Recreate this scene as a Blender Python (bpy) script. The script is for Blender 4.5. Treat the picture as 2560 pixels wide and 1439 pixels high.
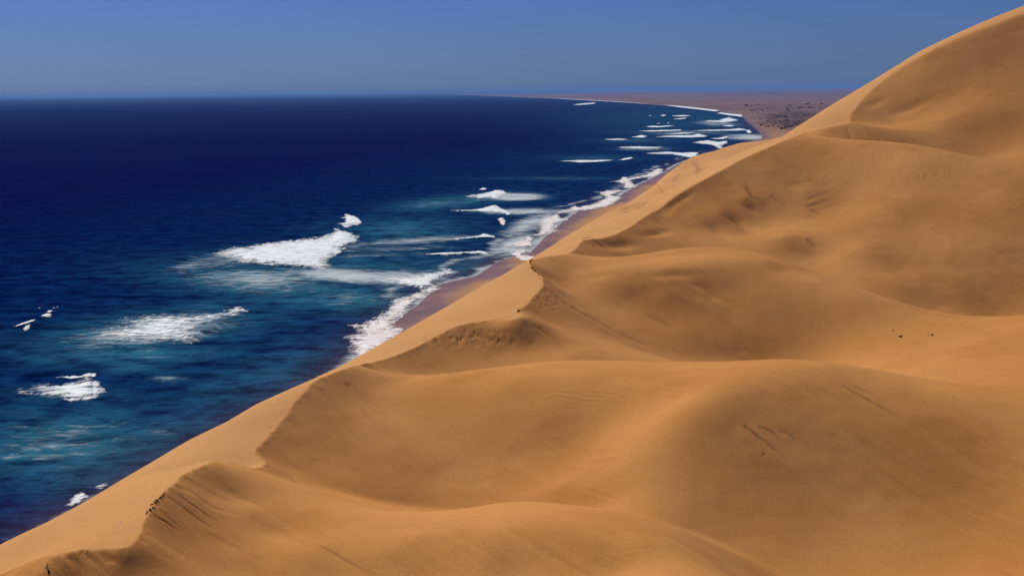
import bpy, math, random
import numpy as np
random.seed(7); rng=np.random.default_rng(7)
scene=bpy.context.scene
col=scene.collection
for o in list(bpy.data.objects): bpy.data.objects.remove(o)
# ------------------------------------------------------------ camera
F=3090.0; H=100.0; U0,V0=1280.0,719.5
PITCH=math.atan((V0-229.0)/F); ROLL=math.atan(0.0109)
def basis():
    f=np.array([0,math.cos(PITCH),-math.sin(PITCH)]); u=np.array([0,math.sin(PITCH),math.cos(PITCH)]); r=np.array([1.0,0,0])
    c,s=math.cos(ROLL),math.sin(ROLL)
    return r*c-u*s, u*c+r*s, f
R_,U_,F_=basis()
import mathutils
cam=bpy.data.cameras.new('camera'); camo=bpy.data.objects.new('camera',cam); col.objects.link(camo)
cam.sensor_width=36.0; cam.lens=36.0*F/2560.0; cam.clip_start=1.0; cam.clip_end=200000.0
camo.matrix_world=mathutils.Matrix(((R_[0],U_[0],-F_[0],0),(R_[1],U_[1],-F_[1],0),(R_[2],U_[2],-F_[2],H),(0,0,0,1)))
scene.camera=camo
# ------------------------------------------------------------ sky and sun
SUN_AZ=35.0      # degrees to the left of straight ahead
SUN_EL=42.5
world=bpy.data.worlds.new('World'); scene.world=world; world.use_nodes=True
wn=world.node_tree.nodes; wl=world.node_tree.links; wn.clear()
sky=wn.new('ShaderNodeTexSky'); sky.sky_type='NISHITA'; sky.sun_disc=False
sky.sun_elevation=math.radians(SUN_EL); sky.sun_rotation=math.radians(-SUN_AZ)
sky.altitude=100; sky.air_density=1.0; sky.dust_density=0.3; sky.ozone_density=2.5
tint=wn.new('ShaderNodeMix'); tint.data_type='RGBA'; tint.blend_type='MULTIPLY'; tint.inputs[0].default_value=1.0
tint.inputs[7].default_value=(0.26,0.425,1.0,1)
bg=wn.new('ShaderNodeBackground'); bg.inputs[1].default_value=0.054
wo=wn.new('ShaderNodeOutputWorld')
wl.new(sky.outputs[0],tint.inputs[6]); wl.new(tint.outputs[2],bg.inputs[0]); wl.new(bg.outputs[0],wo.inputs[0])
sun=bpy.data.lights.new('sun','SUN'); sun.energy=4.65; sun.angle=math.radians(0.5); sun.color=(1.0,0.93,0.82)
suno=bpy.data.objects.new('sun',sun); col.objects.link(suno); suno.location=(-300,400,600)
a_,e_=math.radians(SUN_AZ),math.radians(SUN_EL)
sdir=mathutils.Vector((-math.sin(a_)*math.cos(e_),math.cos(a_)*math.cos(e_),math.sin(e_)))
suno.rotation_euler=sdir.to_track_quat('Z','Y').to_euler()
vs=scene.view_settings; vs.view_transform='Standard'; vs.look='None'; vs.exposure=0.0; vs.gamma=1.0; vs.use_curve_mapping=False
cy=scene.cycles; cy.use_denoising=True; cy.max_bounces=6; cy.diffuse_bounces=3; cy.glossy_bounces=2; cy.transparent_max_bounces=24; cy.volume_bounces=0; cy.use_adaptive_sampling=True
try: cy.denoiser='OPENIMAGEDENOISE'
except Exception: pass
# ------------------------------------------------------------ picture geometry helpers (used once, to place things on the ground)
def ray(u,v):
    u=np.asarray(u,float); v=np.asarray(v,float)
    return F_+R_*((u-U0)/F)[...,None]+U_*((V0-v)/F)[...,None]
def P(u,v,Y):
    d=ray(u,v); k=np.asarray(Y,float)/d[...,1]; p=d*k[...,None]; p[...,2]+=H
    return p
def on_plane(u,v,z=0.0):
    d=ray(u,v); k=(z-H)/d[...,2]; p=d*k[...,None]; p[...,2]+=H
    return p
def proj(X,Y,Z):
    z=Z-H
    a=X*R_[0]+Y*R_[1]+z*R_[2]; b=X*U_[0]+Y*U_[1]+z*U_[2]; c=X*F_[0]+Y*F_[1]+z*F_[2]
    return U0+F*a/c, V0-F*b/c, c
def UYZ(u,Y,z):
    return np.array([(u-U0)/F*(Y*math.cos(PITCH)-(z-H)*math.sin(PITCH)),Y,z],float)
def smooth(a,b,x):
    t=np.clip((x-a)/(b-a),0,1); return t*t*(3-2*t)
def vnoise(x,y,seed=0):
    """2-D value noise 0..1"""
    xi=np.floor(x).astype(np.int64); yi=np.floor(y).astype(np.int64); fx=x-xi; fy=y-yi
    fx=fx*fx*fx*(fx*(fx*6-15)+10); fy=fy*fy*fy*(fy*(fy*6-15)+10)
    def h(i,j):
        n=(i*374761393+j*668265263+seed*982451653)&0xffffffff
        n=((n^(n>>13))*1274126177)&0xffffffff
        return ((n^(n>>16))&0xffff)/65535.0
    return (h(xi,yi)*(1-fx)+h(xi+1,yi)*fx)*(1-fy)+(h(xi,yi+1)*(1-fx)+h(xi+1,yi+1)*fx)*fy
def fbm(x,y,oct=4,seed=0,gain=0.5):
    a=1.0; s=0; t=0
    for o in range(oct):
        s=s+a*vnoise(x,y,seed+o*17); t+=a; a*=gain; x=x*2.03+11.7; y=y*2.03+5.3
    return s/t
def grid_mesh(name,X,Y,Z,keep=None,attrs=None,smooth_shade=True):
    nr,na=X.shape
    idx=np.arange(nr*na).reshape(nr,na)
    q=np.stack([idx[:-1,:-1],idx[:-1,1:],idx[1:,1:],idx[1:,:-1]],-1).reshape(-1,4)
    if keep is not None: q=q[keep.ravel()]
    used=np.zeros(nr*na,bool); used[q.ravel()]=True
    rem=np.cumsum(used)-1; q=rem[q]
    co=np.stack([X.ravel(),Y.ravel(),Z.ravel()],-1)[used].astype(np.float32)
    me=bpy.data.meshes.new(name)
    me.vertices.add(len(co)); me.vertices.foreach_set('co',co.ravel())
    me.loops.add(q.size); me.loops.foreach_set('vertex_index',q.astype(np.int32).ravel())
    me.polygons.add(len(q)); me.polygons.foreach_set('loop_start',np.arange(0,q.size,4,dtype=np.int32))
    try: me.polygons.foreach_set('loop_total',np.full(len(q),4,np.int32))
    except Exception: pass
    if smooth_shade: me.polygons.foreach_set('use_smooth',np.ones(len(q),bool))
    me.update(calc_edges=True)
    for k,v in (attrs or {}).items():
        at=me.attributes.new(k,'FLOAT','POINT'); at.data.foreach_set('value',v.ravel()[used].astype(np.float32))
    return me
def add(name,me,mat,kind=None,label=None,cat=None,group=None,parent=None):
    o=bpy.data.objects.new(name,me); col.objects.link(o)
    if mat is not None and me is not None and not me.materials: me.materials.append(mat)
    if kind: o['kind']=kind
    if label: o['label']=label
    if cat: o['category']=cat
    if group: o['group']=group
    if parent: o.parent=parent
    return o
# ------------------------------------------------------------ material helpers
def newmat(name):
    m=bpy.data.materials.new(name); m.use_nodes=True; nt=m.node_tree; nt.nodes.clear()
    out=nt.nodes.new('ShaderNodeOutputMaterial'); return m,nt,out
class NT:
    def __init__(s,nt): s.nt=nt
    def n(s,t,**k):
        nd=s.nt.nodes.new(t)
        for a,b in k.items(): setattr(nd,a,b)
        return nd
    def l(s,a,b): s.nt.links.new(a,b)
    def val(s,x,inp):
        if isinstance(x,(int,float)): inp.default_value=x
        elif isinstance(x,tuple): inp.default_value=x
        else: s.l(x,inp)
    def math(s,op,a,b=0.0,c=None):
        m=s.n('ShaderNodeMath',operation=op); s.val(a,m.inputs[0]); s.val(b,m.inputs[1])
        if c is not None: s.val(c,m.inputs[2])
        return m.outputs[0]
    def mix(s,f,a,b):
        m=s.n('ShaderNodeMix',data_type='RGBA'); s.val(f,m.inputs[0]); s.val(a,m.inputs[6]); s.val(b,m.inputs[7]); return m.outputs[2]
    def ramp(s,x,lo,hi):
        m=s.n('ShaderNodeMapRange',interpolation_type='SMOOTHSTEP'); s.val(x,m.inputs[0]); s.val(lo,m.inputs[1]); s.val(hi,m.inputs[2]); return m.outputs[0]
    def noise(s,vec,scale,detail=4,rough=0.55,dist=0.0):
        m=s.n('ShaderNodeTexNoise'); s.l(vec,m.inputs['Vector']); m.inputs['Scale'].default_value=scale; m.inputs['Detail'].default_value=detail; m.inputs['Roughness'].default_value=rough; m.inputs['Distortion'].default_value=dist
        return m.outputs['Fac']
    def mapping(s,vec,scale=(1,1,1),rot=(0,0,0)):
        m=s.n('ShaderNodeMapping'); s.l(vec,m.inputs[0]); m.inputs['Scale'].default_value=scale; m.inputs['Rotation'].default_value=rot; return m.outputs[0]
    def attr(s,name):
        a=s.n('ShaderNodeAttribute'); a.attribute_name=name; return a.outputs['Fac']
# ============================================================ DUNES
def tpk(r2): return 0.5*r2*np.log(r2+1e-12)
class Surface:
    """thin-plate surface through crest points, loosely past guide points, with slope hints"""
    def __init__(s,anch,guid=(),grads=(),la=1e-4,lg=0.3,ls=0.004,scale=100.0):
        s.sc=scale
        P_=np.vstack([anch]+([guid] if len(guid) else [])+[g for g in grads])
        na,ng,nh=len(anch),len(guid),len(grads); n=na+ng+nh; m=len(P_)
        B=np.zeros((n,m)); b=np.zeros(n); lam=np.zeros(n)
        for i in range(na+ng): B[i,i]=1; b[i]=P_[i,2]; lam[i]=la if i<na else lg
        for k in range(nh):
            B[na+ng+k,na+ng+2*k]=1; B[na+ng+k,na+ng+2*k+1]=-1; b[na+ng+k]=grads[k][0,2]-grads[k][1,2]; lam[na+ng+k]=ls
        c=P_[:,:2]/scale; s.c=c
        K=B@tpk(((c[:,None]-c[None])**2).sum(-1))@B.T+np.diag(lam); Q=B@np.c_[np.ones(m),c]
        A=np.zeros((n+3,n+3)); A[:n,:n]=K; A[:n,n:]=Q; A[n:,:n]=Q.T
        w=np.linalg.solve(A,np.r_[b,0,0,0]); s.w=np.r_[B.T@w[:n],w[n:]]
    def __call__(s,X,Y):
        X=np.asarray(X,float); x=(X/s.sc).ravel(); y=(np.asarray(Y,float)/s.sc).ravel(); o=np.empty(x.size); n=len(s.c)
        for i in range(0,x.size,8000):
            a=x[i:i+8000]; b=y[i:i+8000]
            r2=(a[:,None]-s.c[:,0])**2+(b[:,None]-s.c[:,1])**2
            o[i:i+8000]=tpk(r2)@s.w[:n]+s.w[n]+s.w[n+1]*a+s.w[n+2]*b
        return o.reshape(X.shape)
def mk(pix,raw=(),guide=()):
    a=[P(*np.array(q,float)) for q in pix]; b=[UYZ(*q) for q in raw]; g=[P(*np.array(q,float)) for q in guide]
    return np.array(a+b),(np.array(g) if g else np.zeros((0,3)))
AZ=math.radians(14.5)                 # bearing of the coast
def tcoord(X,Y): return X*math.cos(AZ)-Y*math.sin(AZ)
crest1=[(-400,1560,175),(-200,1490,172),(0,1432,165),(70,1405,160),(130,1385,156),(200,1373,152),(260,1371,149),(310,1369,147),(345,1340,150),(362,1295,158),(390,1250,167),(430,1210,176),(480,1172,188),(530,1150,200),(570,1152,203)]
crest2=[(605,1168,225),(640,1120,235),(700,1055,248),(760,980,262),(810,938,275),(850,925,280),(885,912,288)]
crest3=[(950,900,300),(1010,880,308),(1080,846,318),(1160,810,330),(1230,797,338),(1270,795,338),(1295,795,334),(1302,782,340),(1300,772,350),(1330,745,362),(1358,712,380),(1345,685,400),(1325,650,425)]
crest4=[(1400,640,445),(1440,620,465),(1465,598,490),(1500,595,500),(1540,583,515),(1580,563,535),(1620,535,555),(1650,515,570),(1700,482,585),(1760,448,600),(1850,400,615),(1930,363,625)]
crest5=[(2125,305,700),(2128,285,712),(2160,245,730),(2200,208,742),(2260,165,748),(2330,125,748),(2420,85,745),(2500,55,742),(2560,32,740),(2700,-10,735),(2900,-40,730)]
BASE={}
BASE['D1']=mk(crest1+[(605,1168,200),(700,1240,190),(800,1283,184),(860,1300,181),(940,1312,178),(1020,1318,176),(1150,1300,176),(1250,1290,176),(1350,1293,174),(1450,1305,170),(1600,1360,160),(1700,1420,152),(1850,1500,140)],
 [(1020,205,28),(1250,205,30),(700,220,30),(860,212,29),(1450,200,31),(1700,190,30),(600,228,33),(1020,250,14),(1500,240,14),(1800,175,30),(2000,165,25),(2300,150,20),(2000,220,10),(2600,140,18)],
 [(400,1439,150),(600,1439,150),(900,1439,152),(1250,1439,155),(1450,1439,152),(560,1310,170),(700,1350,166),(150,1439,152),(300,1439,148),(400,1700,112),(-200,1700,135),(1250,1700,118),(1800,1700,115),(2500,1800,100)])
BASE['D2']=mk(crest2+[(975,962,282),(1050,950,284),(1200,930,286),(1300,916,288),(1400,905,290),(1550,902,292),(1700,904,292),(1870,907,290),(1940,900,285),(2000,899,280),(2100,908,272),(2200,930,264),(2300,962,255),(2430,1000,245),(2560,1032,238),(2700,1070,230)],
 [(1000,310,26),(1300,320,26),(1700,325,24),(2000,325,26),(2300,300,27),(2560,285,27),(1000,360,14),(1700,370,12),(2400,360,12),(1700,165,20),(2400,150,26),(1200,180,22)],
 [(700,1230,220),(850,1200,228),(850,1280,215),(1000,1200,236),(1000,1290,222),(1200,1100,256),(1300,1160,246),(1480,1180,248),(1600,1080,262),(2000,1100,246),(2000,1300,220),(1700,1350,210),(2200,1200,225),(2200,1400,200),(2450,1300,205),(2450,1439,190),(1700,1439,198),(1250,1280,215)])
BASE['D3']=mk([(885,912,290)]+crest3+[(1450,655,430),(1600,648,440),(1680,625,450),(1780,618,455),(1850,622,455),(1900,632,450),(2000,665,438),(2100,702,425),(2200,738,415),(2300,770,405),(2400,789,395),(2480,792,385),(2560,788,380),(2700,780,370)],
 [(1450,470,36),(1600,480,34),(1780,490,34),(2000,470,28),(2300,440,20),(2560,420,20),(1600,530,15),(2000,520,12),(2500,470,8),(1200,290,28),(1700,280,24),(2500,260,26)],
 [(1500,800,358),(1600,850,345),(1700,880,335),(1750,760,390),(1900,800,370),(1850,880,338),(2300,900,325),(2500,900,325),(2500,970,290),(1150,880,318),(1350,870,325),(1100,920,305),(1420,890,320)])
BASE['D4']=mk([(1325,650,430)]+crest4+[(2000,357,625),(2100,355,620),(2200,358,610),(2300,368,600),(2400,388,590),(2560,425,575),(2700,465,560)],
 [(2100,690,55),(2300,665,50),(2560,640,45),(1500,600,62),(1700,670,75),(1930,700,86),(2300,740,25),(2700,680,25),(2250,440,15),(2600,420,14)],
 [(2250,600,520),(2400,740,470),(2500,600,505),(2000,480,570),(1900,600,522),(1700,560,530),(1560,620,495)])
BASE['D5']=mk(crest5+[(2072,312,660),(2020,335,660)],[(2300,590,40),(2600,580,38)],[(2300,300,668),(2500,380,640),(2500,250,680),(2540,410,625),(2800,300,650)])
BASE['D6']=mk([(1561,532,740),(1569,512,755),(1600,495,790),(1640,475,850),(1643,453,870),(1685,437,930),(1716,416,1000),(1724,396,1050),(1760,384,1130),(1800,372,1250),(1850,357,1450),(1700,450,900),(1800,400,1150),(1650,500,800),(1750,430,960)],
 [(1900,1100,34),(2100,1100,34),(2400,1100,34),(1900,1500,36),(2400,1500,30),(1860,1750,15),(1900,2000,4),(2500,2000,4),(2000,1300,34),(2000,1600,26),(2200,1600,22),(1950,1700,18),(2300,1750,12),(1700,700,26),(2000,800,26),(2500,850,30)])
HINTS={
'D1':[(160,1405,26),(230,1395,25),(300,1392,21),(362,1352,26),(388,1310,26),(412,1270,26),(452,1230,24),(500,1195,24),(150,1420,28),(260,1400,25),(350,1400,24),(410,1290,25),(460,1245,24),(560,1195,28),(320,1425,22),(650,1300,17),(500,1400,16),(800,1400,15),(1000,1400,13),(1250,1340,10),(1250,1420,13),(1500,1380,14),(1100,1340,9),(1400,1330,9)],
'D2':[(650,1140,22.2),(720,1075,23.3),(780,1000,24.4),(830,960,24.4),(890,945,20),(760,1030,23.3),(700,1100,22.2),(850,1050,20),(800,1180,17),(950,1150,16),(1000,1260,18),(900,1280,20),(1100,1000,10),
 (1250,950,-4),(1450,930,-4),(1600,945,-4),(1150,1060,12),(1300,1050,13),(1400,1080,15),(1250,1130,14),(1350,1010,11),(1500,1010,9),(1100,1120,16),(1350,1160,4),(1250,1200,9),
 (1480,1180,-10),(1540,1125,-11),(1620,1060,-11),(1700,1005,-11),(1780,955,-7),(1840,922,-5),(1420,1205,-6),(1500,1260,-6),(1560,1330,-5),(1440,1240,4),
 (1750,1045,14),(1800,1010,14),(1720,1120,18),(1800,1120,23.85),(1850,1060,22.75),(1850,990,13),(1950,1050,22.75),(2050,1100,23.3),(1900,1150,24.95),(1850,1250,22.75),(1760,1220,21.1),(2050,1250,23.3),(2200,1100,21.65),(2200,1250,21.1),(2350,1200,20),(2450,1250,14),(2500,1350,5),(2300,1400,10),(2000,1380,16),(1700,1330,18),(1660,1220,12),(2400,1100,20),(2100,950,12),(2300,1010,16),(1960,930,4)],
'D3':[(1010,895,23.3),(1080,870,23.3),(1160,835,25.5),(1230,820,25.5),(1290,815,23.3),(1325,780,24.4),(1360,745,24.4),(1385,720,23.3),(1370,690,22.2),(1360,668,22.2),(1400,655,18.2),(1150,900,18.2),(1300,880,18.2),(1400,800,19.2),(1500,800,21.2),(1600,850,20.2),(1420,860,12),(1550,700,23.85),(1600,740,24.4),(1700,690,23.85),(1790,690,23.85),(1860,720,22.75),(1700,760,24.4),(1780,770,23.3),(1800,830,24.4),(1870,880,25.5),(1750,850,23.3),(1950,760,22.2),(2050,800,19.2),(1950,820,23.3),(2150,870,0),(2080,880,4),(2300,850,-2),(2450,850,-5),(2500,920,-3),(2000,880,16.2),(1600,655,0),(1700,640,-3),(1800,632,-3),(1880,642,2),(2000,690,8),(2100,730,10)],
'D4':[(1445,635,23.3),(1480,610,22.2),(1540,598,23.3),(1590,580,22.2),(1640,545,23.3),(1680,515,23.3),(1720,485,24.4),(1770,462,24.4),(1850,420,22.2),(1930,385,20.2),(1500,620,23.3),(1560,605,24.4),(1700,520,20.2),(1720,470,23.3),(1800,500,20.2),(1830,560,23.3),(1900,520,24.4),(1950,450,22.2),(2050,500,20.2),(2000,420,20.2),(2100,400,12),(2250,400,8),(2250,550,16.2),(2200,650,20.2),(2400,650,19.2),(2300,730,23.3),(2450,760,23.3),(2500,550,16.2),(2450,480,10),(2000,620,22.2)],
'D5':[(2250,260,18),(2350,200,19),(2450,150,20),(2500,300,20),(2400,320,20),(2180,290,21.1),(2300,340,18),(2540,390,6)]}
def Fprof(t): return H+0.545*t-0.0004*(t+115)**2
Scon=[P(*np.array(q,float)) for q in crest1+crest2+crest3+crest4+crest5]
SIL=[(-600,1640),(-300,1488),(0,1355),(103,1311),(200,1260),(329,1182),(477,1095),(565,1054),(642,1008),(796,939),(840,921),(900,889),(1000,833),(1100,775),(1200,718),(1325,648),(1400,600),(1500,540),(1560,500),(1640,452),(1724,394),(1760,384),(1800,372),(1850,357),(1930,350),(2000,310),(2060,272),(2130,233),(2200,190),(2300,128),(2400,80),(2480,45),(2560,14),(2700,-35),(3000,-110)]
Sg=[]
for (u,v) in [(-300,1488),(0,1355),(200,1262),(400,1140),(600,1032),(900,889),(1050,804),(1200,718),(1400,600),(1500,540)]:
    x=(u-U0)/F; Sg.append(P(float(u),float(v),-118/(x*math.cos(AZ)-math.sin(AZ))))
Sg=np.array(Sg); Sg[:,2]-=Fprof(tcoord(Sg[:,0],Sg[:,1]))
for q in [(1567,534,600),(1620,514,640),(1687,467,665),(1757,428,680),(1849,386,690),(1926,352,700),(2000,312,740),(2060,275,765),(2130,236,790),(2200,193,800),(2300,131,803),(2400,82,800),(2480,47,795),(2560,16,790),(2700,-30,780),
          (1561,532,740),(1569,512,755),(1640,475,850),(1685,437,930),(1724,396,1050),(1800,372,1250),(1850,357,1450)]: Scon.append(P(*np.array(q,float)))
for q in [(2130,860,84),(2300,865,104),(2560,860,122),(2000,830,58),(1900,800,46),(1800,770,40),(1700,730,34),(2100,960,48),(2400,980,60),(2700,960,70),(2000,1100,40),(2300,1200,40)]: Scon.append(UYZ(*q))
for s in [-50,20,90,160,240,320,400,480,560,640,720,820,920,1040,1160,1300,1450,1600]:
    for t,dz in ((-165,-7.0),(-185,-11.0)): Scon.append(np.array([s*math.sin(AZ)+t*math.cos(AZ),s*math.cos(AZ)-t*math.sin(AZ),Fprof(t)+dz]))
Scon=np.array(Scon); Scon[:,2]-=Fprof(tcoord(Scon[:,0],Scon[:,1]))
surf={'S':Surface(Scon,Sg,lg=0.02)}
SP={'D1':4,'D2':6,'D3':7,'D4':9,'D5':12}
R0={'D1':(100,230),'D2':(185,310),'D3':(285,470),'D4':(440,640),'D5':(600,760)}
def hit(fn,u,v,Y0,Y1,n=240):
    Y=np.linspace(Y0,Y1,n); d=ray(u,v); X=d[0]/d[1]*Y; Zr=H+d[2]/d[1]*Y; g=Zr-fn(X,Y)
    k=np.where((g[:-1]>0)&(g[1:]<=0))[0]
    if len(k)==0:
        k=int(np.argmin(np.abs(g))); return np.array([X[k],Y[k],Zr[k]])
    k=k[0]; a=g[k]/(g[k]-g[k+1]); y=Y[k]+a*(Y[k+1]-Y[k])
    return np.array([d[0]/d[1]*y,y,H+d[2]/d[1]*y])
for n,(a,g) in BASE.items(): surf[n]=Surface(a,g)
for _ in range(3):
    for n in HINTS:
        gr=[]; sp=SP[n]
        for h in HINTS[n]:
            asp=math.radians(h[3] if len(h)>3 else -55); q=hit(surf[n],float(h[0]),float(h[1]),*R0[n])
            dx,dy=math.cos(asp)*sp,math.sin(asp)*sp; dz=math.tan(math.radians(h[2]))*sp
            gr.append(np.array([[q[0]+dx,q[1]+dy,q[2]-dz],[q[0]-dx,q[1]-dy,q[2]+dz]]))
        surf[n]=Surface(*BASE[n],gr)
FRONT={'D1':[(0,0)],'D2':[(0,150)],'D3':[(800,296),(1100,290),(1300,270)],'D4':[(0,420)],'D5':[(0,600)],'D6':[(0,720)]}
BACK={'D1':[(0,255)],'D2':[(0,375)],'D3':[(0,530)],'D4':[(0,760)],'D5':[(0,1150)],'D6':[(0,2500)]}
LEFT={'D1':-2000,'D2':-400,'D3':800,'D4':1150,'D5':1800,'D6':1300}
# fan-shaped grid, fine where the dunes are seen close
NA,NR=1000,1260
daz=np.linspace(math.atan(-1600/F),math.atan(1560/F),NA); _l=np.linspace(math.log(72),math.log(2000),4000); _d=np.interp(np.exp(_l),[72,118,135,340,400,430,680,760,1000,1400,2000],[.25,.3,1.5,1.4,1.0,1.3,1.2,.7,.6,.35,.25]); _c=np.cumsum(_d); _c=(_c-_c[0])/(_c[-1]-_c[0])
dY=np.exp(np.interp(np.linspace(0,1,NR),_c,_l))
def cubic_weights(fine,coarse):
    n=len(coarse); W=np.zeros((len(fine),n)); i=np.clip(np.searchsorted(coarse,fine)-1,0,n-2); t=(fine-coarse[i])/(coarse[i+1]-coarse[i])
    w=[-.5*t+t*t-.5*t**3,1-2.5*t*t+1.5*t**3,.5*t+2*t*t-1.5*t**3,-.5*t*t+.5*t**3]
    for k in range(4): np.add.at(W,(np.arange(len(fine)),np.clip(i-1+k,0,n-1)),w[k])
    return W
ca=np.linspace(daz[0],daz[-1],NA//4); cl=np.linspace(math.log(72),math.log(2000),380)
CX,CY=np.meshgrid(np.tan(ca),np.exp(cl)); CX=CX*CY
Wa=cubic_weights(daz,ca); Wr=cubic_weights(np.log(dY),cl)
DX,DY=np.meshgrid(np.tan(daz),dY); DX=DX*DY
SV={n:Wr@surf[n](CX,CY)@Wa.T for n in surf}
def pl(tab,u):
    t=np.array(tab,float); return np.interp(u,t[:,0],t[:,1])
S=Fprof(tcoord(DX,DY))+SV['S']
DU,_,_=proj(DX,DY,np.full_like(DX,40.0))
L=None
for n in ('D1','D2','D3','D4','D5','D6'):
    db=np.maximum(0,DY-pl(BACK[n],DU)); df=np.maximum(0,pl(FRONT[n],DU)-DY)
    z=np.clip(SV[n],-300,300)-0.7*db-0.02*db*db-0.7*df-0.02*df*df-0.0002*DY*np.maximum(0,LEFT[n]-DU)
    if L is None: L=z
    else:
        k=1.0; h=np.clip(0.5+0.5*(z-L)/k,0,1); L=L*(1-h)+z*h+k*h*(1-h)
k=0.03+0.0002*DY
h=np.clip(0.5+0.5*(S-L)/k,0,1)
DZ=S*(1-h)+L*h-k*h*(1-h)
us=np.linspace(-700,3100,500); vsil=np.interp(us,*np.array(SIL,float).T); ker=np.hanning(9); ker/=ker.sum()
vsil=np.r_[vsil[:4],np.convolve(vsil,ker,'valid'),vsil[-4:]]
def cap(Z):                          # the brow of the seaward face
    for _ in range(2):
        U,V,_c=proj(DX,DY,Z); d=ray(U,np.interp(U,us,vsil)); zc=H+d[...,2]/d[...,1]*DY
        kk=0.9; hh=np.clip(0.5+0.5*(zc-Z)/kk,0,1); Z2=zc*(1-hh)+Z*hh-kk*hh*(1-hh)
    return np.where(Z>-5,Z2,Z)
DZ=cap(DZ)
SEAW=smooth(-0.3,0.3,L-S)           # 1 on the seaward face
# ---- small forms on the sand: slip scars, hollows, cracks
def gridhit(u,v,Z):
    """grid vertex first seen at picture point (u,v)"""
    j=NA//2; i=NR//2
    for _ in range(4):
        uu,vv,_c=proj(DX[i],DY[i],Z[i]); j=int(np.argmin(np.abs(uu-u)))
        u2,v2,_c=proj(DX[:,j],DY[:,j],Z[:,j]); ok=np.where((v2<=v)&(dY>85))[0]
        i=int(ok[0]) if len(ok) else NR-1
    return i,j
def world_line(pts,Z):
    out=[]
    for (u,v) in pts:
        i,j=gridhit(u,v,Z); out.append((DX[i,j],DY[i,j]))
    return np.array(out)
def near_line(L_,pad):
    lo=L_.min(0)-pad; hi=L_.max(0)+pad
    i0,i1=np.searchsorted(dY,[lo[1],hi[1]]); i0=max(i0-1,0); i1=min(i1+1,NR)
    if i1-i0<2: return None
    t0=min(lo[0]/lo[1],lo[0]/hi[1]); t1=max(hi[0]/lo[1],hi[0]/hi[1]); td=np.tan(daz)
    j0,j1=np.searchsorted(td,[t0,t1]); j0=max(j0-1,0); j1=min(j1+1,NA)
    return slice(i0,i1),slice(j0,j1)
def dist_line(X,Y,L_):
    """distance, side and position along a polyline"""
    best=np.full(X.shape,1e9); side=np.zeros(X.shape); along=np.zeros(X.shape)
    seg=np.linalg.norm(np.diff(L_,axis=0),axis=1); tot=max(seg.sum(),1e-6); acc=0
    for k in range(len(L_)-1):
        a=L_[k]; d=L_[k+1]-a; l2=max((d**2).sum(),1e-9)
        t=np.clip(((X-a[0])*d[0]+(Y-a[1])*d[1])/l2,0,1)
        ex=X-a[0]-t*d[0]; ey=Y-a[1]-t*d[1]; r=np.hypot(ex,ey); m=r<best
        best[m]=r[m]; side[m]=np.sign(d[0]*ey-d[1]*ex)[m]; along[m]=((acc+t*seg[k])/tot)[m]; acc+=seg[k]
    return best,side,along
STAIN=np.zeros_like(DZ)
Zb=DZ.copy()
def groove(pts,w,depth,stain=0.0,step=0.0,jag=0.25):
    L_=world_line(pts,Zb); r=near_line(L_,w*6)
    if r is None: return
    X=DX[r]; Y=DY[r]
    jx=(fbm(X/(w*3),Y/(w*3),2,5)-.5)*w*4*jag; jy=(fbm(X/(w*3),Y/(w*3),2,9)-.5)*w*4*jag
    d,s,a=dist_line(X+jx,Y+jy,L_)
    taper=np.minimum(smooth(0,0.08,a),1-smooth(0.55,1.0,a))*(0.55+0.45*vnoise(X/(w*4),Y/(w*4),3))
    g=np.exp(-(d/w)**2)*taper
    DZ[r]-=depth*g
    if step: DZ[r]-=step*smooth(0,.45,a)*(1-smooth(.5,1,a))*np.exp(-d/(w*4))*(s>0)*smooth(0,w,d)
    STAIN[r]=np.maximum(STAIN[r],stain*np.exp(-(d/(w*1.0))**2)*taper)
def pit(cx,cy,rx,ry,depth,ang=0.0):
    """wind-scooped hollow or slip bowl"""
    i,j=gridhit(cx,cy,Zb); c=np.array([DX[i,j],DY[i,j]])
    e=math.radians(ang)
    a=world_line([(cx+rx*math.cos(e),cy+rx*math.sin(e))],Zb)[0]-c; b=world_line([(cx-ry*math.sin(e),cy+ry*math.cos(e))],Zb)[0]-c
    R=1.8*max(np.hypot(*a),np.hypot(*b)); r=near_line(np.array([c-R,c+R]),1.0)
    M=np.linalg.inv(np.array([a,b]).T+1e-6); X=DX[r]-c[0]; Y=DY[r]-c[1]
    p=M[0,0]*X+M[0,1]*Y; q=M[1,0]*X+M[1,1]*Y
    wob=1+0.5*(fbm(DX[r]/9,DY[r]/9,3,4)-.5)
    d2=(p*p+q*q)*wob
    DZ[r]-=depth*np.exp(-d2*1.6)
PITS=[(1545,612,52,14,1.2,0),(1640,582,42,11,1.0,-6),(1840,548,42,12,1.3,28),(1788,574,44,12,1.3,25),(1878,522,26,9,.8,25),(1690,684,70,14,.7,0),(1500,690,52,14,.6,0),
 (2280,270,60,14,1.0,-22),(2190,262,36,10,0.7,-30),(1706,442,34,9,3.5,-10),(1655,470,34,9,3.5,-8),(1612,506,44,9,3.5,-12),(1760,410,40,8,3.0,-10)]
for q in PITS:
    if q[4]>0: pit(*q)
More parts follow.
